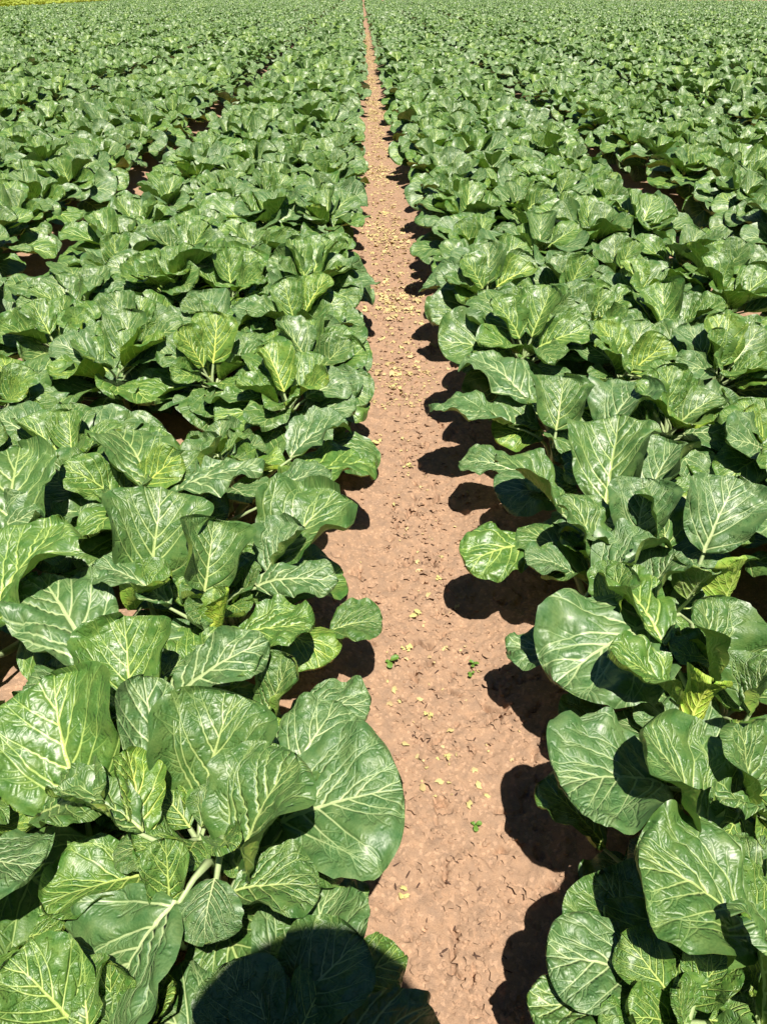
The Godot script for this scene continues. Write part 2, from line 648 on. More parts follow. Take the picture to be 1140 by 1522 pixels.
func crop() -> void:
	var cam: Transform3D = ($camera as Camera3D).transform
	var spots := []
	for bed in range(-14, 20):
		for k in 4:
			var rx := row_x(bed, k)
			if rx < -22.0:
				continue
			rng.seed = 5000 + bed * 10 + k
			var z := 2.2 - rng.randf() * STEP
			var num := 0
			while z > field_end(rx):
				var p := Vector3(rx + rng.randfn(0.0, 0.03), 0.05, z + rng.randfn(0.0, 0.04))
				var seen := in_view(p + Vector3(0, 0.25, 0), cam, 0.35)
				if seen or in_view(p + Vector3(0, 0.25, 0), cam, 1.5) or p.length() < 4.0:
					num += 1
					spots.append({"seen": seen, "p": p, "bed": bed, "k": k, "num": num, "d": (p - cam.origin).length(), "turn": rng.randf() * TAU, "size": rng.randf_range(0.88, 1.14)})
				z -= STEP * rng.randf_range(0.86, 1.14)
	var kept := []
	for s in spots:
		var free := true
		for h in HEROES:
			if Vector2(h.at.x - s.p.x, h.at.z - s.p.z).length() < 0.27:
				free = false
		if free:
			kept.append(s)
	spots = kept
	hero_plants()
	var rows := {}
	for s in spots:
		var key: int = s.bed * 10 + s.k
		if not rows.has(key):
			rows[key] = []
		if s.seen:
			rows[key].append(s)
	for h in HEROES:
		var best := 0
		for key in rows:
			if absf(row_x(floori(key / 10.0), posmod(key, 10)) - h.at.x) < absf(row_x(floori(best / 10.0), posmod(best, 10)) - h.at.x):
				best = key
		rows[best].append({"p": h.at})
	for key in rows:
		rows[key].sort_custom(func(a, b): return a.p.z > b.p.z)
		for i in rows[key].size():
			rows[key][i].num = i + 1
	spots.sort_custom(func(a, b): return a.d < b.d if a.seen == b.seen else a.seen)
	print("plants ", spots.size())
	# shared leaves for the individual plants further off
	rng.seed = 77
	var pool := []
	for i in 36:
		var share := (i % 12) / 11.0
		var q := leaf_shape(share, 1.0)
		pool.append([leaf_mesh(q, 12, 14, true), q])
	var near := 28
	for i in mini(300 - HEROES.size(), spots.size()):
		var s: Dictionary = spots[i]
		rng.seed = 9000 + s.bed * 977 + s.k * 331 + s.num * 13
		var o := Node3D.new()
		o.name = numbered("pak_choi")
		o.position = s.p
		o.basis = lean(s)
		add_child(o)
		tag(o, plant_label(s), "plant", "pak choi plants in the field")
		var n := rng.randi_range(17, 20)
		var arr := arrangement(n, s.size)
		for a in arr:
			if absf(s.p.x - FURROW_X) < 0.6 and crowds(s.p, a[0], o.basis, 0.13):
				continue
			if i < near:
				add_leaf(o, a[0], leaf_shape(a[1], s.size), 18, 20)
				continue
			var lf := MeshInstance3D.new()
			lf.name = "leaf"
			var pick: Array = pool[mini(11, int(a[1] * 11.99)) + 12 * rng.randi_range(0, 2)]
			lf.mesh = pick[0]
			lf.transform = a[0]
			lf.scale = Vector3.ONE * s.size * rng.randf_range(0.9, 1.1)
			o.add_child(lf, true)
	far_crop(spots.slice(300 - HEROES.size()))

# the rosettes turn a little towards the sun
func lean(s: Dictionary) -> Basis:
	return Basis(Vector3(1, 0, -0.2).normalized(), 0.24 + 0.12 * sin(s.turn * 3.0)) * Basis(Vector3.UP, s.turn)

# whether a leaf would reach too far over the bare furrow
func crowds(at: Vector3, t: Transform3D, turn: Basis, gap: float) -> bool:
	var tip := at + turn * (t * Vector3(0, 0, -0.2))
	return absf(tip.x - FURROW_X) < gap or (tip.x - FURROW_X) * (at.x - FURROW_X) < 0.0

func add_leaf(o: Node3D, t: Transform3D, q: Dictionary, nx: int, ny: int) -> void:
	var lf := MeshInstance3D.new()
	lf.name = "leaf"
	lf.mesh = leaf_mesh(q, nx, ny, true)
	lf.transform = t
	o.add_child(lf, true)
	var st := MeshInstance3D.new()
	st.name = "stalk"
	var sm := ArrayMesh.new()
	sm.add_surface_from_arrays(Mesh.PRIMITIVE_TRIANGLES, stalk_arrays(stalk_path(t, q), 0.012, 0.004))
	sm.surface_set_material(0, stalk_mat)
	st.mesh = sm
	lf.add_child(st, true)

func hero_plants() -> void:
	var count := 0
	for h in HEROES:
		count += 1
		rng.seed = 1000 + count
		var o := Node3D.new()
		o.name = numbered("pak_choi")
		o.position = h.at
		add_child(o)
		tag(o, h.label, "plant", "pak choi plants in the field")
		for e in h.leaves:
			var b: Vector3 = Vector3(e[0], e[1], e[2]) - h.at
			var d: Vector3 = Vector3(e[3], e[4], e[5]) - h.at - b
			var q := leaf_shape(0.3, 1.0)
			q.bend = e[8]
			q.pitch = e[8] * 0.425
			q.length = d.length() * (1.0 + e[8] * e[8] / 20.0)
			q.width = clampf(e[6] * 0.565 / q.length, 0.2, 0.64)
			q.cup = e[7] * 1.25 + 0.25
			q.tint = e[10]
			q.side = 0.0
			q.bow *= 0.5
			q.twist *= 0.4
			q.fold = rng.randf_range(0.04, 0.16)
			q.wave = rng.randf_range(0.7, 1.5)
			q.roll_edge *= 0.6
			var f := d.normalized()
			var inward := Vector3(-(b.x + d.x * 0.5), 0, -(b.z + d.z * 0.5)).normalized()
			var n := Vector3.UP + inward * 0.35
			n = (n - f * n.dot(f)).normalized().rotated(f, e[9])
			add_leaf(o, Transform3D(Basis(f.cross(n), n, -f), b), q, 24, 28)
		# leaves under and inside the ones above
		for a in arrangement(15, 0.95):
			if a[1] > 0.55 and a[1] < 0.85:
				continue
			var t: Transform3D = a[0]
			if crowds(h.at, t, Basis(), 0.19):
				continue
			t.origin.y *= 0.72 if a[1] < 0.6 else 0.8
			add_leaf(o, t, leaf_shape(a[1], 0.9 if a[1] < 0.6 else 0.62), 16, 18)
		# the crinkled young leaves of the heart
		for a in arrangement(8, 0.8):
			var t: Transform3D = a[0]
			t.origin = Vector3(t.origin.x * 0.5, rng.randf_range(0.17, 0.22), t.origin.z * 0.5)
			var q := leaf_shape(0.85, 0.55)
			q.wave = 1.6
			add_leaf(o, t, q, 12, 12)

# HEROES BEGIN
const HEROES := [
	{"label": "large glossy pak choi with one broad folded front leaf, partly in the dark cast shadow", "at": Vector3(-0.293, 0.05, -0.703), "leaves": [
		[-0.216, 0.270, -0.618, -0.121, 0.410, -0.736, 0.212, 0.8, 0.55, 0.00, 0],
		[-0.160, 0.240, -0.725, 0.050, 0.300, -0.744, 0.273, -0.3, 0.55, 0.05, 2],
		[-0.287, 0.320, -0.555, -0.390, 0.190, -0.437, 0.290, 0.3, 0.80, 0.00, 2],
		[-0.295, 0.240, -0.749, -0.247, 0.380, -0.888, 0.224, 0.8, 0.50, 0.00, 0],
		[-0.373, 0.250, -0.751, -0.406, 0.370, -0.939, 0.113, 1.2, 0.30, 0.20, 2],
		[-0.303, 0.270, -0.559, -0.305, 0.370, -0.622, 0.075, 1.6, 0.30, -0.20, 1],
		[-0.234, 0.330, -0.581, -0.239, 0.300, -0.504, 0.107, -0.4, 0.90, 0.00, 2],
		[-0.214, 0.290, -0.582, -0.081, 0.300, -0.573, 0.111, 0.4, 0.80, 0.00, 0],
		[-0.180, 0.200, -0.667, -0.013, 0.160, -0.616, 0.134, -0.2, 0.60, 0.00, 0],
		[-0.240, 0.300, -0.663, -0.201, 0.400, -0.585, 0.061, 2.2, 0.20, 0.00, 1],
		[-0.361, 0.300, -0.660, -0.408, 0.360, -0.787, 0.077, 1.4, 0.20, 0.30, 3],
		[-0.359, 0.320, -0.665, -0.509, 0.360, -0.707, 0.085, 0.8, 0.80, 0.40, 0],
		[-0.161, 0.220, -0.785, -0.067, 0.280, -0.950, 0.137, 0.2, 0.60, 0.10, 2],
	]},
	{"label": "pak choi at the sunlit frame edge whose rounded leaves reach over the dark soil gap", "at": Vector3(-0.686, 0.05, -0.746), "leaves": [
		[-0.493, 0.240, -0.748, -0.586, 0.380, -0.931, 0.243, 0.5, 0.60, 0.10, 1],
		[-0.648, 0.280, -0.640, -0.511, 0.300, -0.615, 0.281, -0.5, 0.70, 0.00, 2],
		[-0.552, 0.280, -0.724, -0.422, 0.360, -0.699, 0.120, 0.8, 0.50, 0.00, 0],
		[-0.575, 0.160, -0.577, -0.476, 0.220, -0.562, 0.079, 0.3, 0.40, 0.00, 1],
	]},
	{"label": "low pak choi cut by the frame bottom under the broad folded leaf", "at": Vector3(-0.376, 0.05, -0.393), "leaves": [
		[-0.388, 0.250, -0.412, -0.493, 0.330, -0.477, 0.118, 0.5, 0.50, 0.00, 1],
		[-0.361, 0.220, -0.421, -0.365, 0.300, -0.482, 0.084, 0.6, 0.30, 0.00, 1],
	]},
	{"label": "shadowed pak choi low beside the bare furrow, only its leaf tip in sun", "at": Vector3(-0.127, 0.05, -0.376), "leaves": [
		[-0.126, 0.220, -0.436, -0.021, 0.280, -0.517, 0.125, 0.3, 0.50, 0.00, 0],
		[-0.081, 0.140, -0.501, 0.048, 0.120, -0.555, 0.080, 0.2, 0.60, 0.00, 1],
		[-0.083, 0.220, -0.415, 0.096, 0.140, -0.451, 0.092, 0.2, 0.70, 0.20, 0],
		[-0.162, 0.240, -0.394, -0.202, 0.300, -0.478, 0.119, 0.4, 0.40, 0.00, 0],
	]},
	{"label": "upright pak choi with a tall cupped leaf standing behind the large folded-leaf plant", "at": Vector3(-0.467, 0.05, -0.972), "leaves": [
		[-0.459, 0.260, -0.944, -0.482, 0.380, -1.090, 0.223, 0.9, 0.35, 0.00, 1],
		[-0.521, 0.240, -0.982, -0.712, 0.220, -1.074, 0.130, 0.2, 0.70, 0.00, 2],
		[-0.351, 0.260, -0.969, -0.206, 0.340, -1.037, 0.158, 0.6, 0.70, 0.00, 1],
		[-0.378, 0.300, -0.944, -0.194, 0.380, -1.011, 0.096, -0.2, 0.90, 0.40, 2],
		[-0.206, 0.240, -0.949, -0.147, 0.340, -1.007, 0.118, 1.5, 0.20, 0.30, 0],
		[-0.169, 0.180, -1.006, -0.003, 0.200, -1.003, 0.117, -0.2, 0.60, 0.00, 2],
		[-0.541, 0.280, -1.034, -0.744, 0.320, -1.281, 0.200, 0.5, 0.60, 0.10, 2],
	]},
	{"label": "pak choi beside the furrow with yellow-green heart and one leaf overhanging the soil", "at": Vector3(-0.338, 0.05, -1.302), "leaves": [
		[-0.505, 0.280, -1.294, -0.478, 0.440, -1.458, 0.304, 0.9, 0.50, 0.00, 0],
		[-0.368, 0.300, -1.249, -0.353, 0.410, -1.370, 0.235, 1.1, 0.40, 0.00, 0],
		[-0.293, 0.280, -1.131, -0.116, 0.320, -1.112, 0.141, 0.3, 0.50, 0.10, 1],
		[-0.237, 0.280, -1.352, -0.071, 0.380, -1.512, 0.243, 0.6, 0.50, 0.00, 0],
		[-0.239, 0.300, -1.316, -0.153, 0.380, -1.383, 0.163, 0.8, 0.40, 0.00, 2],
		[-0.255, 0.310, -1.258, -0.073, 0.330, -1.235, 0.089, -0.4, 0.90, 0.30, 2],
		[-0.094, 0.190, -1.232, 0.026, 0.200, -1.247, 0.171, 0.1, 0.60, 0.00, 0],
		[-0.324, 0.270, -1.142, -0.300, 0.370, -1.186, 0.100, 1.6, -0.20, 0.10, 3],
		[-0.437, 0.290, -1.218, -0.604, 0.360, -1.265, 0.133, 0.3, 0.80, 0.20, 2],
		[-0.520, 0.280, -1.220, -0.427, 0.360, -1.226, 0.132, 1.2, 0.40, 0.00, 1],
	]},
	{"label": "pak choi cut by the frame edge with a broad sunlit leaf beside a dark gap", "at": Vector3(-0.869, 0.05, -1.424), "leaves": [
		[-0.828, 0.280, -1.164, -0.699, 0.400, -1.387, 0.224, 0.5, 0.50, 0.20, 1],
		[-0.863, 0.280, -1.405, -0.907, 0.420, -1.693, 0.219, 0.5, 0.60, 0.00, 0],
		[-0.953, 0.280, -1.487, -0.788, 0.360, -1.458, 0.132, 0.3, 0.60, 0.00, 2],
		[-0.786, 0.200, -1.502, -0.715, 0.300, -1.630, 0.140, 0.3, 0.60, 0.00, 2],
	]},
	{"label": "pak choi with wavy rolled leaf rims along the furrow's sunlit edge", "at": Vector3(-0.444, 0.05, -1.915), "leaves": [
		[-0.568, 0.300, -1.642, -0.704, 0.380, -1.849, 0.203, 0.5, 0.60, 0.00, 0],
		[-0.538, 0.310, -1.596, -0.271, 0.380, -1.609, 0.122, -0.3, 0.90, 0.30, 2],
		[-0.451, 0.300, -1.688, -0.396, 0.400, -1.768, 0.201, 0.6, 0.50, 0.00, 0],
		[-0.272, 0.290, -1.618, -0.103, 0.340, -1.685, 0.143, -0.2, 0.80, 0.20, 2],
		[-0.222, 0.260, -1.744, 0.006, 0.240, -1.878, 0.195, 0.2, 0.70, 0.10, 1],
		[-0.229, 0.280, -1.857, -0.063, 0.340, -1.967, 0.159, 0.3, 0.70, 0.00, 2],
	]},
	{"label": "broad-leaved pak choi over the widest black shadow on the furrow's shaded edge", "at": Vector3(0.644, 0.05, -0.739), "leaves": [
		[0.515, 0.260, -0.769, 0.306, 0.320, -0.733, 0.264, 0.5, 0.60, 0.25, 2],
		[0.536, 0.280, -0.652, 0.448, 0.400, -0.780, 0.214, 0.4, 0.50, 0.00, 0],
		[0.631, 0.270, -0.714, 0.607, 0.400, -0.784, 0.141, 0.9, 0.40, 0.00, 0],
		[0.413, 0.150, -0.717, 0.306, 0.200, -0.815, 0.146, 0.4, 0.60, 0.20, 1],
		[0.488, 0.100, -0.693, 0.375, 0.080, -0.664, 0.108, 0.2, 0.50, 0.00, 0],
		[0.642, 0.300, -0.682, 0.523, 0.380, -0.657, 0.053, 1.2, 0.50, 0.00, 0],
	]},
	{"label": "pak choi with the largest puckered leaf tilted to the furrow's shaded edge", "at": Vector3(0.614, 0.05, -0.530), "leaves": [
		[0.541, 0.300, -0.491, 0.376, 0.380, -0.569, 0.206, 0.2, 0.70, 0.00, 0],
		[0.520, 0.260, -0.394, 0.477, 0.420, -0.465, 0.106, 0.3, 0.50, 0.30, 0],
		[0.531, 0.220, -0.495, 0.415, 0.260, -0.489, 0.069, -0.2, 0.50, 0.00, 2],
	]},
	{"label": "low pak choi at the frame bottom beside the shaded furrow edge", "at": Vector3(0.428, 0.05, -0.417), "leaves": [
		[0.418, 0.220, -0.470, 0.247, 0.260, -0.493, 0.127, 0.1, 0.60, 0.15, 2],
		[0.393, 0.200, -0.427, 0.217, 0.220, -0.449, 0.086, 0.2, 0.70, 0.20, 0],
		[0.417, 0.220, -0.398, 0.405, 0.300, -0.431, 0.101, 0.3, 0.40, 0.00, 1],
		[0.439, 0.100, -0.538, 0.342, 0.100, -0.638, 0.113, 0.2, 0.40, 0.00, 0],
	]},
	{"label": "pak choi with a pale yellow hooded heart leaf above the shaded furrow edge", "at": Vector3(0.723, 0.05, -1.029), "leaves": [
		[0.655, 0.280, -1.176, 0.369, 0.260, -1.003, 0.254, 0.0, 0.60, 0.10, 2],
		[0.669, 0.280, -0.973, 0.647, 0.420, -1.069, 0.245, 0.8, 0.45, 0.00, 0],
		[0.591, 0.280, -0.929, 0.448, 0.380, -0.972, 0.134, 0.7, 0.50, 0.00, 1],
		[0.582, 0.300, -0.866, 0.596, 0.400, -0.873, 0.097, 1.8, 1.00, 0.00, 3],
		[0.709, 0.280, -0.902, 0.745, 0.380, -0.936, 0.164, 0.6, 0.50, 0.00, 0],
		[0.604, 0.300, -1.060, 0.527, 0.340, -1.261, 0.130, 0.8, 0.50, 0.10, 1],
		[0.522, 0.160, -1.098, 0.300, 0.200, -1.155, 0.141, 0.2, 0.70, 0.10, 2],
		[0.511, 0.140, -0.970, 0.385, 0.160, -0.983, 0.125, 0.2, 0.60, 0.10, 0],
	]},
	{"label": "pak choi with a pale pointed leaf reaching out over the shaded furrow edge", "at": Vector3(0.602, 0.05, -1.414), "leaves": [
		[0.439, 0.200, -1.540, 0.237, 0.220, -1.431, 0.156, 0.1, 0.60, 0.10, 1],
		[0.551, 0.270, -1.378, 0.489, 0.380, -1.504, 0.164, 0.6, 0.50, 0.10, 0],
		[0.658, 0.290, -1.434, 0.691, 0.400, -1.532, 0.217, 0.6, 0.50, 0.00, 2],
		[0.521, 0.280, -1.173, 0.560, 0.380, -1.219, 0.190, 0.7, 0.50, 0.00, 1],
		[0.528, 0.280, -1.285, 0.674, 0.360, -1.330, 0.186, 0.4, 0.70, 0.00, 2],
		[0.492, 0.240, -1.369, 0.373, 0.280, -1.375, 0.114, 0.2, 0.60, 0.00, 2],
		[0.615, 0.280, -1.214, 0.687, 0.380, -1.267, 0.165, 0.5, 0.60, 0.00, 2],
	]},
	{"label": "pak choi in the second row with two tall folded leaves near the shaded bed centre", "at": Vector3(0.927, 0.05, -1.546), "leaves": [
		[0.802, 0.290, -1.372, 0.893, 0.420, -1.503, 0.188, 0.6, 0.50, 0.10, 2],
		[0.726, 0.280, -1.405, 0.701, 0.380, -1.523, 0.183, 0.5, 0.50, 0.00, 0],
		[0.784, 0.280, -1.199, 0.809, 0.400, -1.216, 0.191, 0.6, 0.50, 0.00, 1],
		[0.710, 0.280, -1.223, 0.734, 0.380, -1.197, 0.162, 0.6, 0.50, 0.00, 2],
	]},
	{"label": "pak choi with a fan of big upright leaves on the furrow's shaded edge", "at": Vector3(0.657, 0.05, -1.761), "leaves": [
		[0.514, 0.270, -1.575, 0.348, 0.360, -1.710, 0.207, 0.6, 0.50, 0.10, 0],
		[0.626, 0.280, -1.589, 0.704, 0.430, -1.801, 0.246, 0.9, 0.40, 0.00, 0],
		[0.463, 0.180, -1.925, 0.285, 0.180, -1.977, 0.147, 0.2, 0.60, 0.00, 2],
		[0.740, 0.280, -1.608, 0.852, 0.380, -1.736, 0.200, 0.6, 0.50, 0.00, 2],
	]},
	{"label": "pak choi with overlapping rounded leaves just behind the fan-leaved one", "at": Vector3(0.654, 0.05, -2.185), "leaves": [
		[0.477, 0.240, -2.107, 0.205, 0.260, -2.188, 0.198, 0.0, 0.70, 0.10, 2],
		[0.582, 0.280, -1.997, 0.623, 0.400, -2.126, 0.273, 0.8, 0.40, 0.00, 0],
		[0.551, 0.260, -2.218, 0.367, 0.340, -2.426, 0.231, 0.2, 0.60, 0.00, 2],
		[0.736, 0.280, -1.993, 0.879, 0.380, -2.114, 0.252, 0.5, 0.50, 0.00, 2],
	]},
]
# HEROES END

func far_crop(spots: Array) -> void:
	var o := Node3D.new()
	o.name = "pak_choi_crop"
	tag(o, "dense mass of far pak choi plants filling the back of the field", "crop")
	o.set_meta("kind", "stuff")
	add_child(o)
	var kinds := 10
	var lists := []
	for k in kinds:
		lists.append([])
	for i in spots.size():
		lists[(i * 7 + int(spots[i].turn * 100)) % kinds].append(spots[i])
	for k in kinds:
		rng.seed = 400 + k
		var st := {}
		var n := 16
		for a in arrangement(n, 1.0):
			var q := leaf_shape(a[1], 1.0)
			q.pattern = k % patterns.size()
			var key: int = q.tint
			if not st.has(key):
				st[key] = SurfaceTool.new()
				st[key].begin(Mesh.PRIMITIVE_TRIANGLES)
			var lm := ArrayMesh.new()
			lm.add_surface_from_arrays(Mesh.PRIMITIVE_TRIANGLES, blade_arrays(q, 8, 9, false)[0])
			st[key].append_from(lm, 0, a[0])
		var mesh := ArrayMesh.new()
		for key in st:
			st[key].commit(mesh)
			mesh.surface_set_material(mesh.get_surface_count() - 1, top_mats[k % patterns.size()][key])
		var mm := MultiMesh.new()
		mm.transform_format = MultiMesh.TRANSFORM_3D
		mm.mesh = mesh
		mm.instance_count = lists[k].size()
		for i in lists[k].size():
			var s: Dictionary = lists[k][i]
			mm.set_instance_transform(i, Transform3D(lean(s) * Basis.from_scale(Vector3.ONE * s.size), s.p))
		var mi := MultiMeshInstance3D.new()
		mi.name = "far_plants"
		mi.multimesh = mm
		mi.set_meta("kind", "stuff")
		o.add_child(mi, true)

const ORD := ["first", "second", "third", "fourth", "fifth", "sixth", "seventh", "eighth", "ninth", "tenth", "eleventh", "twelfth", "thirteenth", "fourteenth", "fifteenth", "sixteenth", "seventeenth", "eighteenth", "nineteenth"]
func ordinal(n: int) -> String:
	if n < 20:
		return ORD[n - 1]
	var tens: int = n / 10
	var w: String = ["twenty", "thirty", "forty"][tens - 2]
	return (["twentieth", "thirtieth", "fortieth"][tens - 2]) if n % 10 == 0 else w + "-" + ORD[n % 10 - 1]

func plant_label(s: Dictionary) -> String:
	var r: int = (s.bed * 4 + s.k + 1) if s.bed >= 0 else ((-s.bed - 1) * 4 + s.k + 1)
	var side := "shaded" if s.bed >= 0 else "sunlit"
	return "pak choi %s from the near end, %s row out from the furrow's %s edge" % [ordinal(s.num), ordinal(r), side]

# ---------------------------------------------------------------- what lies in the furrow
func clod_mesh(seed_: int, squash: float) -> ArrayMesh:
	rng.seed = seed_
	var sm := SphereMesh.new()
	sm.radius = 0.5
	sm.height = 1.0
	sm.radial_segments = 7
	sm.rings = 4
	var st := SurfaceTool.new()
	st.begin(Mesh.PRIMITIVE_TRIANGLES)
	st.set_smooth_group(-1)
	var arr := sm.get_mesh_arrays()
	var P: PackedVector3Array = arr[Mesh.ARRAY_VERTEX]
	for i in arr[Mesh.ARRAY_INDEX]:
		var p := P[i]
		var k := 1.0 + 0.75 * n_fine.get_noise_3dv(p * 1.1 + Vector3(seed_, 0, 0))
		p.y *= squash
		st.add_vertex(p * k)
	st.generate_normals()
	return st.commit()

func scatter(called: String, label: String, mesh: Mesh, mat: Material, places: Array, tints: Array) -> void:
	var mm := MultiMesh.new()
	mm.transform_format = MultiMesh.TRANSFORM_3D
	mm.use_colors = tints.size() > 0
	mm.mesh = mesh
	mm.instance_count = places.size()
	for i in places.size():
		mm.set_instance_transform(i, places[i])
		if tints.size() > 0:
			mm.set_instance_color(i, tints[i])
	var mi := MultiMeshInstance3D.new()
	mi.name = numbered(called)
	mi.multimesh = mm
	mi.material_override = mat
	tag(mi, label, "debris")
	mi.set_meta("kind", "stuff")
	add_child(mi)

func soil_at(x: float, z: float) -> float:
	return soil_height(x, z) + (soil_fine(x, z) if z > -6.5 else 0.0)

# a torn, curled scrap of leaf
func scrap_mesh(seed_: int) -> ArrayMesh:
	var P := PackedVector3Array()
	var N := PackedVector3Array()
	var I := PackedInt32Array()
	P.append(Vector3(0, 0.1, 0))
	N.append(Vector3.UP)
	for k in 10:
		var a := TAU * k / 10.0
		var r := 0.5 + 0.45 * n_fine.get_noise_2d(cos(a) * 1.3 + seed_, sin(a) * 1.3)
		P.append(Vector3(cos(a) * r, 0.12 + 0.45 * n_fine.get_noise_2d(cos(a) * 0.9, sin(a) * 0.9 + seed_), sin(a) * r * 0.7))
		N.append(Vector3(cos(a) * 0.4, 1, sin(a) * 0.4).normalized())
		I.append_array([0, 1 + k, 1 + (k + 1) % 10])
	var arr := []
	arr.resize(Mesh.ARRAY_MAX)
	arr[Mesh.ARRAY_VERTEX] = P
	arr[Mesh.ARRAY_NORMAL] = N
	arr[Mesh.ARRAY_INDEX] = I
	var m := ArrayMesh.new()
	m.add_surface_from_arrays(Mesh.PRIMITIVE_TRIANGLES, arr)
	return m

func furrow_floor() -> void:
	var soil: Material = ($ground as MeshInstance3D).material_override
	var clod_mat := soil.duplicate() as StandardMaterial3D
	clod_mat.heightmap_enabled = false
	clod_mat.uv1_triplanar = true
	clod_mat.uv1_world_triplanar = true
	clod_mat.uv1_scale = Vector3(4, 4, 4)
	for k in 3:
		var mesh := clod_mesh(60 + k, [0.6, 0.45, 0.35][k])
		rng.seed = 700 + k
		var places := []
		for i in 2600:
			var z := -0.35 - 7.0 * pow(rng.randf(), 1.6)
			var x := FURROW_X + rng.randfn(0.02, 0.16)
			if n_fine.get_noise_2d(x * 4.0 + 5.0, z * 2.0) < rng.randf_range(-0.5, 0.3):
				continue
			var r := 0.0022 + 0.0045 * pow(rng.randf(), 4.0)
			var b := Basis(Vector3.UP, rng.randf() * TAU).scaled(Vector3.ONE * r * 2.0)
			places.append(Transform3D(b, Vector3(x, soil_at(x, z) + r * 0.25, z)))
		scatter("soil_crumbs", "small tan crumbs of dry soil scattered over the bare furrow floor", mesh, clod_mat, places, [])
	for k in 2:
		rng.seed = 750 + k
		var flakes := []
		for i in 420:
			var z := -0.4 - 5.0 * pow(rng.randf(), 1.5)
			var x := FURROW_X + rng.randfn(0.0, 0.12)
			var r := rng.randf_range(0.005, 0.014)
			var b := Basis(Vector3.UP, rng.randf() * TAU) * Basis(Vector3.RIGHT, rng.randf_range(0.1, 0.45))
			flakes.append(Transform3D(b.scaled(Vector3.ONE * r * 2.0), Vector3(x, soil_at(x, z) + r * 0.12, z)))
		scatter("soil_flakes", "thin curled flakes of dry soil lifted from the furrow floor", scrap_mesh(40 + k * 5), clod_mat, flakes, [])
	var bits := []
	rng.seed = 790
	for i in 160:
		var z := -0.4 - 4.0 * pow(rng.randf(), 1.4)
		var x := FURROW_X + rng.randfn(0.0, 0.06 + 0.06 * rng.randf())
		var b := Basis(Vector3.UP, rng.randf() * TAU) * Basis.from_scale(Vector3(rng.randf_range(0.008, 0.022), 0.004, rng.randf_range(0.002, 0.005)))
		bits.append(Transform3D(b, Vector3(x, soil_at(x, z) + 0.001, z)))
	scatter("plant_bits", "dark brown bits of dead root and stem on the furrow soil", clod_mesh(66, 0.8), plain_material("dead_stem", lin(0.09, 0.05, 0.035), 0.9), bits, [])
	var dry := StandardMaterial3D.new()
	dry.resource_name = "wilted_leaf"
	dry.albedo_color = Color(1, 1, 1)
	dry.vertex_color_use_as_albedo = true
	dry.roughness = 0.8
	dry.backlight_enabled = true
	dry.backlight = Color(0.3, 0.3, 0.12)
	for k in 3:
		var mesh := scrap_mesh(20 + k * 7)
		rng.seed = 800 + k
		var places := []
		var tints := []
		for i in 5200:
			var d := 0.9 + 32.0 * pow(rng.randf(), 1.5)
			var x := FURROW_X + rng.randfn(0.0, 0.085)
			var band := smoothstep(-0.15, 0.35, n_fine.get_noise_2d(d * 0.9 + 11.0, 3.0))
			var keep := 0.05 if d < 2.7 else (0.12 + 0.55 * band if d < 5.0 else 0.25 + 0.55 * band)
			if rng.randf() > keep:
				continue
			var r := (0.003 if d < 3.0 else 0.005) + (0.007 if d < 3.0 else 0.015) * pow(rng.randf(), 2.0)
			var b := Basis(Vector3.UP, rng.randf() * TAU) * Basis(Vector3.RIGHT, rng.randf_range(-0.4, 0.4))
			places.append(Transform3D(b.scaled(Vector3.ONE * r * 2.0), Vector3(x, soil_at(x, -d) + 0.003, -d)))
			var t := rng.randf()
			tints.append(Color(0.62, 0.52, 0.22).lerp(Color(0.68, 0.50, 0.27), t) * rng.randf_range(0.8, 1.15))
		scatter("leaf_scraps", "dry yellow leaf scraps littering the bare furrow further back", mesh, dry, places, tints)

const FALLEN := [
	[0.127, -1.468, 0.030, "pale yellow wilted leaf at the furrow centre beside the two leaf shadows"],
	[0.092, -1.344, 0.028, "small yellow wilted leaf just beyond the round-leaved green seedling"],
	[0.131, -1.142, 0.024, "thin yellow leaf shred lying in front of the first dark soil cracks"],
	[0.159, -1.022, 0.024, "yellow leaf crumbs at the furrow centre near the widest shadow"],
	[0.122, -2.887, 0.045, "flattened yellow-green wilted leaf where the leaf litter ends"],
	[0.034, -2.413, 0.035, "curled yellow leaf close to the furrow's sunlit edge"],
	[0.139, -2.248, 0.035, "loose yellow leaf between the narrow furrow edges"],
	[0.196, -1.635, 0.025, "straw-coloured leaf strip midway across the furrow"],
	[0.056, -0.720, 0.018, "tiny pale leaf bit on the smooth soil in front"],
]
const WEEDS := [
	[0.047, -1.299, 0.028, "round-leaved green seedling standing alone on the bare soil", 3],
	[0.257, -1.294, 0.024, "sparse green seedling beside the pointed leaf shadow", 4],
	[0.248, -1.260, 0.018, "tiny seedling in front of the sparse green one", 3],
	[0.206, -0.854, 0.018, "tiny curled weed near the big shadow corner", 3],
]

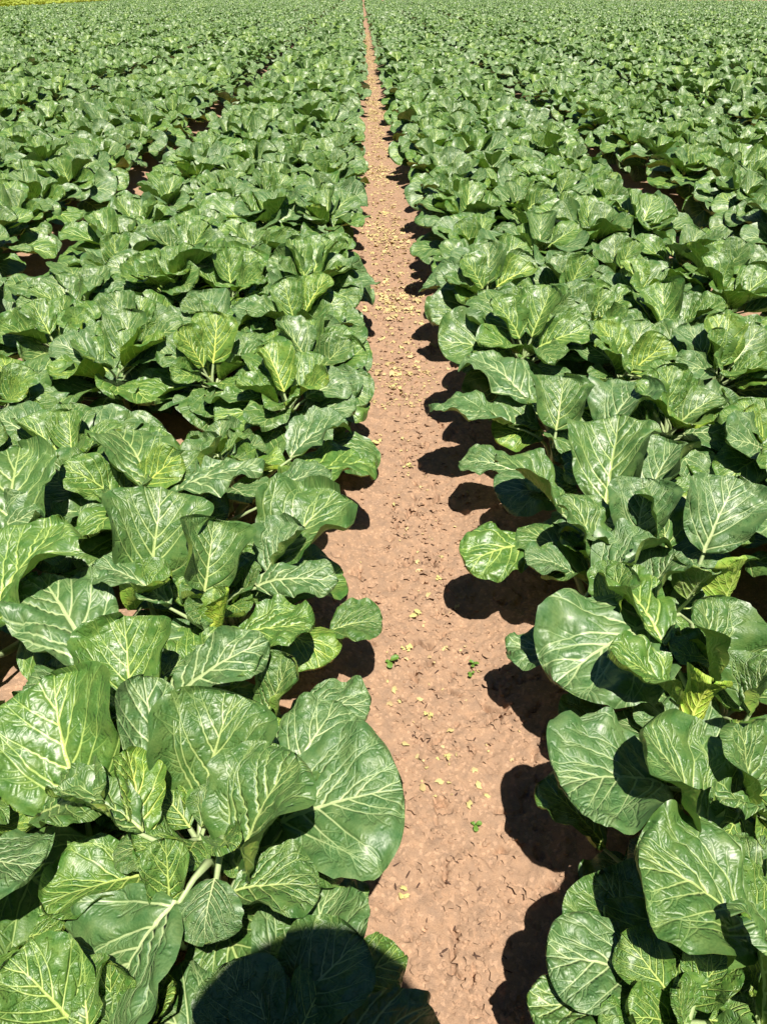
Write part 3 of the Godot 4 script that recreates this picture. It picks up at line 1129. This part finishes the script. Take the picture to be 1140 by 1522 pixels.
# single wilted leaves large enough to be picked out: [x, z, length, label]
func fallen_leaves() -> void:
	var m := StandardMaterial3D.new()
	m.resource_name = "wilted_leaf_yellow"
	m.albedo_color = lin(0.62, 0.55, 0.22)
	m.roughness = 0.75
	m.backlight_enabled = true
	m.backlight = Color(0.3, 0.3, 0.1)
	for e in FALLEN:
		rng.seed = int(e[1] * -1000.0)
		var o := Node3D.new()
		o.name = numbered("fallen_leaf")
		o.position = Vector3(e[0], soil_at(e[0], e[1]) + 0.003, e[1])
		o.rotation.y = rng.randf() * TAU
		tag(o, e[3], "leaf", "wilted yellow leaves on the furrow floor")
		add_child(o)
		for k in 4:
			var p := MeshInstance3D.new()
			p.name = "shred"
			p.mesh = scrap_mesh(rng.randi_range(0, 90))
			p.material_override = m
			p.transform = Transform3D(Basis(Vector3.UP, rng.randf() * TAU) * Basis(Vector3.RIGHT, rng.randf_range(-0.5, 0.5)).scaled(Vector3.ONE * e[2] * rng.randf_range(0.35, 0.7)), Vector3(rng.randf_range(-0.5, 0.5) * e[2], 0.002 * k, rng.randf_range(-0.4, 0.4) * e[2]))
			o.add_child(p, true)

func weeds() -> void:
	var m := StandardMaterial3D.new()
	m.resource_name = "seedling"
	m.albedo_color = lin(0.13, 0.26, 0.04)
	m.roughness = 0.5
	m.backlight_enabled = true
	m.backlight = Color(0.3, 0.4, 0.1)
	for e in WEEDS:
		rng.seed = int(e[1] * -3000.0)
		var o := Node3D.new()
		o.name = numbered("weed_seedling")
		o.position = Vector3(e[0], soil_at(e[0], e[1]) - 0.002, e[1])
		tag(o, e[3], "weed", "weed seedlings in the furrow")
		add_child(o)
		var stem := MeshInstance3D.new()
		stem.name = "stem"
		var sm := ArrayMesh.new()
		sm.add_surface_from_arrays(Mesh.PRIMITIVE_TRIANGLES, stalk_arrays([Vector3.ZERO, Vector3(0.001, e[2] * 0.4, 0), Vector3(0.003, e[2] * 0.8, 0.001)], 0.0016, 0.001, 5))
		stem.mesh = sm
		stem.material_override = m
		o.add_child(stem)
		for k in int(e[4]):
			var q := leaf_shape(0.5, 1.0)
			q.length = e[2] * rng.randf_range(0.5, 0.9)
			q.width = 0.36
			var lf := MeshInstance3D.new()
			lf.name = "leaf"
			var lm := ArrayMesh.new()
			lm.add_surface_from_arrays(Mesh.PRIMITIVE_TRIANGLES, blade_arrays(q, 6, 8, false)[0])
			lf.mesh = lm
			lf.material_override = m
			lf.transform = Transform3D(Basis(Vector3.UP, k * 2.4 + rng.randf()) * Basis(Vector3.RIGHT, rng.randf_range(0.1, 0.6)), Vector3(0.002, e[2] * (0.35 + 0.4 * k / e[4]), 0))
			o.add_child(lf, true)

# a flowering yellow-green crop beside the field, far off
func neighbouring_crop() -> void:
	var m := StandardMaterial3D.new()
	m.resource_name = "yellow_green_crop"
	m.albedo_color = lin(0.33, 0.41, 0.05)
	m.roughness = 0.7
	m.backlight_enabled = true
	m.backlight = Color(0.4, 0.4, 0.1)
	var st := SurfaceTool.new()
	st.begin(Mesh.PRIMITIVE_TRIANGLES)
	rng.seed = 31
	for a in arrangement(14, 1.0):
		var lm := ArrayMesh.new()
		lm.add_surface_from_arrays(Mesh.PRIMITIVE_TRIANGLES, blade_arrays(leaf_shape(a[1], 1.1), 4, 5, false)[0])
		st.append_from(lm, 0, a[0])
	var mesh := st.commit()
	var places := []
	for i in 9000:
		var p := Vector3(-22.5 - 36.0 * rng.randf(), 0.02, -38.0 - 80.0 * rng.randf())
		places.append(Transform3D(Basis(Vector3.UP, rng.randf() * TAU).scaled(Vector3.ONE * rng.randf_range(1.0, 1.5)), p))
	scatter("yellow_crop", "bright yellow-green crop along the far corner of the field", mesh, m, places, [])

# ---------------------------------------------------------------- the photographer, whose hat throws the shade on the leaves below
func smin(a: float, b: float, k: float) -> float:
	var h := clampf(0.5 + 0.5 * (b - a) / k, 0.0, 1.0)
	return lerpf(b, a, h) - k * h * (1.0 - h)

func body_field(p: Vector3, bones: Array, k: float, grow: float) -> float:
	var d := 10.0
	for b in bones:
		var a: Vector3 = b[0]
		var ab: Vector3 = b[1] - a
		var t := clampf((p - a).dot(ab) / maxf(ab.length_squared(), 1e-6), 0.0, 1.0)
		d = smin(d, (p - a - ab * t).length() - lerpf(b[2], b[3], t) - grow, k)
	return d

func nets(bones: Array, cell: float, k: float, grow: float) -> ArrayMesh:
	var lo := Vector3.ONE * 99.0
	var hi := -lo
	for b in bones:
		for e in 2:
			var r: float = b[2 + e] + grow + cell * 2.0
			lo = lo.min(b[e] - Vector3.ONE * r)
			hi = hi.max(b[e] + Vector3.ONE * r)
	var n := Vector3i((hi - lo) / cell) + Vector3i(2, 2, 2)
	var v := PackedFloat32Array()
	v.resize(n.x * n.y * n.z)
	for z in n.z:
		for y in n.y:
			for x in n.x:
				v[(z * n.y + y) * n.x + x] = body_field(lo + Vector3(x, y, z) * cell, bones, k, grow)
	var at := {}
	var P := PackedVector3Array()
	var N := PackedVector3Array()
	var I := PackedInt32Array()
	for z in n.z - 1:
		for y in n.y - 1:
			for x in n.x - 1:
				var sum := Vector3.ZERO
				var cnt := 0
				for e in 12:
					var ax: int = e / 4
					var u := e % 2
					var w: int = (e / 2) % 2
					var c0 := Vector3i(0, u, w) if ax == 0 else (Vector3i(u, 0, w) if ax == 1 else Vector3i(u, w, 0))
					var c1 := c0
					c1[ax] += 1
					var f0 := v[((z + c0.z) * n.y + y + c0.y) * n.x + x + c0.x]
					var f1 := v[((z + c1.z) * n.y + y + c1.y) * n.x + x + c1.x]
					if (f0 < 0.0) != (f1 < 0.0):
						sum += Vector3(c0).lerp(Vector3(c1), f0 / (f0 - f1))
						cnt += 1
				if cnt > 0:
					at[(z * n.y + y) * n.x + x] = P.size()
					var p := lo + (Vector3(x, y, z) + sum / cnt) * cell
					P.append(p)
					var e2 := cell * 0.5
					N.append(Vector3(body_field(p + Vector3(e2, 0, 0), bones, k, grow) - body_field(p - Vector3(e2, 0, 0), bones, k, grow), body_field(p + Vector3(0, e2, 0), bones, k, grow) - body_field(p - Vector3(0, e2, 0), bones, k, grow), body_field(p + Vector3(0, 0, e2), bones, k, grow) - body_field(p - Vector3(0, 0, e2), bones, k, grow)).normalized())
	var step := [1, n.x, n.x * n.y]
	for z in range(1, n.z - 1):
		for y in range(1, n.y - 1):
			for x in range(1, n.x - 1):
				var o := (z * n.y + y) * n.x + x
				for ax in 3:
					var i0 := v[o] < 0.0
					if i0 != (v[o + step[ax]] < 0.0):
						var su: int = step[(ax + 1) % 3]
						var sv: int = step[(ax + 2) % 3]
						var q := [at[o - su - sv], at[o - sv], at[o], at[o - su]]
						if i0:
							I.append_array([q[0], q[2], q[1], q[0], q[3], q[2]])
						else:
							I.append_array([q[0], q[1], q[2], q[0], q[2], q[3]])
	var arr := []
	arr.resize(Mesh.ARRAY_MAX)
	arr[Mesh.ARRAY_VERTEX] = P
	arr[Mesh.ARRAY_NORMAL] = N
	arr[Mesh.ARRAY_INDEX] = I
	var m := ArrayMesh.new()
	m.add_surface_from_arrays(Mesh.PRIMITIVE_TRIANGLES, arr)
	return m

func plain_material(called: String, c: Color, rough: float) -> StandardMaterial3D:
	var m := StandardMaterial3D.new()
	m.resource_name = called
	m.albedo_color = c
	m.roughness = rough
	return m

func part(o: Node3D, called: String, mesh: Mesh, m: Material) -> MeshInstance3D:
	var mi := MeshInstance3D.new()
	mi.name = called
	mi.mesh = mesh
	mi.material_override = m
	o.add_child(mi, true)
	return mi

func photographer() -> void:
	var o := Node3D.new()
	o.name = "person"
	o.position = Vector3(0.06, 0.0, 0.27)
	tag(o, "person in a wide-brimmed hat behind the camera, casting the dark shade on the leaves", "person")
	add_child(o)
	var cam: Transform3D = ($camera as Camera3D).transform
	var hold := o.position
	var head := Vector3(0, 1.65, -0.06)
	var torso := [[Vector3(0, 0.98, 0), Vector3(0, 1.2, 0), 0.145, 0.13], [Vector3(0, 1.2, 0), Vector3(0, 1.38, 0), 0.13, 0.12], [Vector3(-0.14, 1.4, 0), Vector3(0.14, 1.4, 0), 0.07, 0.07]]
	var legs := []
	var arms := []
	var hands := []
	for s in [-1, 1]:
		legs.append_array([[Vector3(s * 0.09, 0.95, 0), Vector3(s * 0.1, 0.5, -0.01), 0.095, 0.06], [Vector3(s * 0.1, 0.5, -0.01), Vector3(s * 0.1, 0.1, 0.02), 0.06, 0.042]])
		var elbow := Vector3(s * 0.29, 1.14, -0.04)
		var grip: Vector3 = cam * Vector3(s * 0.055, -0.06, 0.03) - hold
		var wrist := grip + Vector3(s * 0.025, -0.07, 0.04)
		arms.append_array([[Vector3(s * 0.2, 1.4, 0), elbow, 0.055, 0.043], [elbow, wrist, 0.043, 0.03]])
		hands.append([wrist, grip + Vector3(s * 0.012, -0.015, 0.012), 0.024, 0.03])
		for f in 4:
			var root: Vector3 = cam * Vector3(s * 0.062, -0.035 - 0.021 * f, 0.024) - hold
			var knuckle: Vector3 = cam * Vector3(s * 0.056, -0.033 - 0.021 * f, -0.006) - hold
			var tip: Vector3 = cam * Vector3(s * [0.034, 0.028, 0.03, 0.036][f], -0.034 - 0.021 * f, -0.012) - hold
			if f == 0:
				tip = cam * Vector3(s * 0.05, -0.028, -0.016) - hold
			hands.append_array([[root, knuckle, 0.0095, 0.009], [knuckle, tip, 0.009, 0.0075]])
		var t0: Vector3 = cam * Vector3(s * 0.058, -0.085, 0.036) - hold
		var t1: Vector3 = cam * Vector3(s * 0.044, -0.06, 0.034) - hold
		hands.append_array([[t0, t1, 0.012, 0.0095], [t1, cam * Vector3(s * 0.03, -0.045, 0.028) - hold, 0.0095, 0.008]])
	var skin := plain_material("skin", lin(0.36, 0.22, 0.15), 0.55)
	var face := [[head + Vector3(0, 0.02, 0.015), head + Vector3(0, 0.035, 0.0), 0.088, 0.086], [head + Vector3(0, -0.03, -0.02), head + Vector3(0, -0.085, -0.045), 0.068, 0.045],
		[head + Vector3(0, 0.0, -0.1), head + Vector3(0, -0.035, -0.118), 0.01, 0.013], [head + Vector3(-0.088, -0.01, 0.01), head + Vector3(-0.09, -0.045, 0.0), 0.014, 0.01], [head + Vector3(0.088, -0.01, 0.01), head + Vector3(0.09, -0.045, 0.0), 0.014, 0.01],
		[head + Vector3(0, -0.08, 0.0), Vector3(0, 1.42, 0), 0.055, 0.06]]
	part(o, "body", nets(torso + legs + arms + [[head + Vector3(0, -0.08, 0.0), Vector3(0, 1.42, 0), 0.055, 0.06]], 0.03, 0.03, 0.0), skin)
	part(o, "head", nets(face, 0.011, 0.018, 0.0), skin)
	for k in 2:
		part(o, "hand", nets(hands.slice(k * 11, k * 11 + 11), 0.006, 0.006, 0.0), skin)
	for s in [-1, 1]:
		var eye := SphereMesh.new()
		eye.radius = 0.012
		eye.height = 0.024
		part(o, "eye", eye, plain_material("eye", lin(0.5, 0.5, 0.5), 0.2)).position = head + Vector3(s * 0.033, 0.005, -0.078)
	part(o, "mouth", nets([[head + Vector3(-0.022, -0.065, -0.082), head + Vector3(0.022, -0.065, -0.082), 0.006, 0.006]], 0.004, 0.004, 0.0), plain_material("lips", lin(0.35, 0.14, 0.11), 0.5))
	part(o, "shirt", nets(torso + arms.map(func(b): return b), 0.026, 0.03, 0.014), plain_material("shirt_cloth", lin(0.2, 0.28, 0.4), 0.9))
	part(o, "trousers", nets(legs + [[Vector3(0, 0.98, 0), Vector3(0, 1.02, 0), 0.15, 0.15]], 0.026, 0.03, 0.012), plain_material("trouser_cloth", lin(0.06, 0.07, 0.1), 0.9))
	for s in [-1, 1]:
		part(o, "shoe", nets([[Vector3(s * 0.1, 0.055, 0.04), Vector3(s * 0.11, 0.045, -0.15), 0.05, 0.042]], 0.014, 0.02, 0.0), plain_material("shoe_leather", lin(0.08, 0.05, 0.03), 0.7))
	# hat: crown and brim turned as one profile
	var prof := [Vector2(0.001, 0.135), Vector2(0.06, 0.13), Vector2(0.088, 0.105), Vector2(0.097, 0.05), Vector2(0.102, 0.0), Vector2(0.15, -0.006), Vector2(0.2, -0.012), Vector2(0.203, -0.016), Vector2(0.15, -0.011), Vector2(0.098, -0.006)]
	var st := SurfaceTool.new()
	st.begin(Mesh.PRIMITIVE_TRIANGLES)
	for i in prof.size():
		for k in 41:
			var a := TAU * k / 40.0
			st.add_vertex(Vector3(cos(a) * prof[i].x, prof[i].y + (0.01 * sin(a * 2.0) if prof[i].x > 0.14 else 0.0), sin(a) * prof[i].x))
	for i in prof.size() - 1:
		for k in 40:
			var a := i * 41 + k
			for c in [a, a + 1, a + 42, a, a + 42, a + 41]:
				st.add_index(c)
	st.generate_normals()
	part(o, "hat", st.commit(), plain_material("straw", lin(0.5, 0.4, 0.22), 0.9)).position = head + Vector3(0, 0.085, 0.0)
	var ph := Node3D.new()
	ph.name = "phone"
	ph.transform = cam * Transform3D(Basis(), Vector3(0, -0.052, 0.014))
	tag(ph, "black phone held up in both hands by the person in the hat", "phone")
	add_child(ph)
	var bm := BoxMesh.new()
	bm.size = Vector3(0.072, 0.15, 0.008)
	part(ph, "case", bm, plain_material("phone_case", lin(0.02, 0.02, 0.02), 0.4))
	var gm := BoxMesh.new()
	gm.size = Vector3(0.068, 0.144, 0.001)
	part(ph, "screen", gm, plain_material("phone_glass", lin(0.01, 0.01, 0.012), 0.1)).position.z = 0.0046
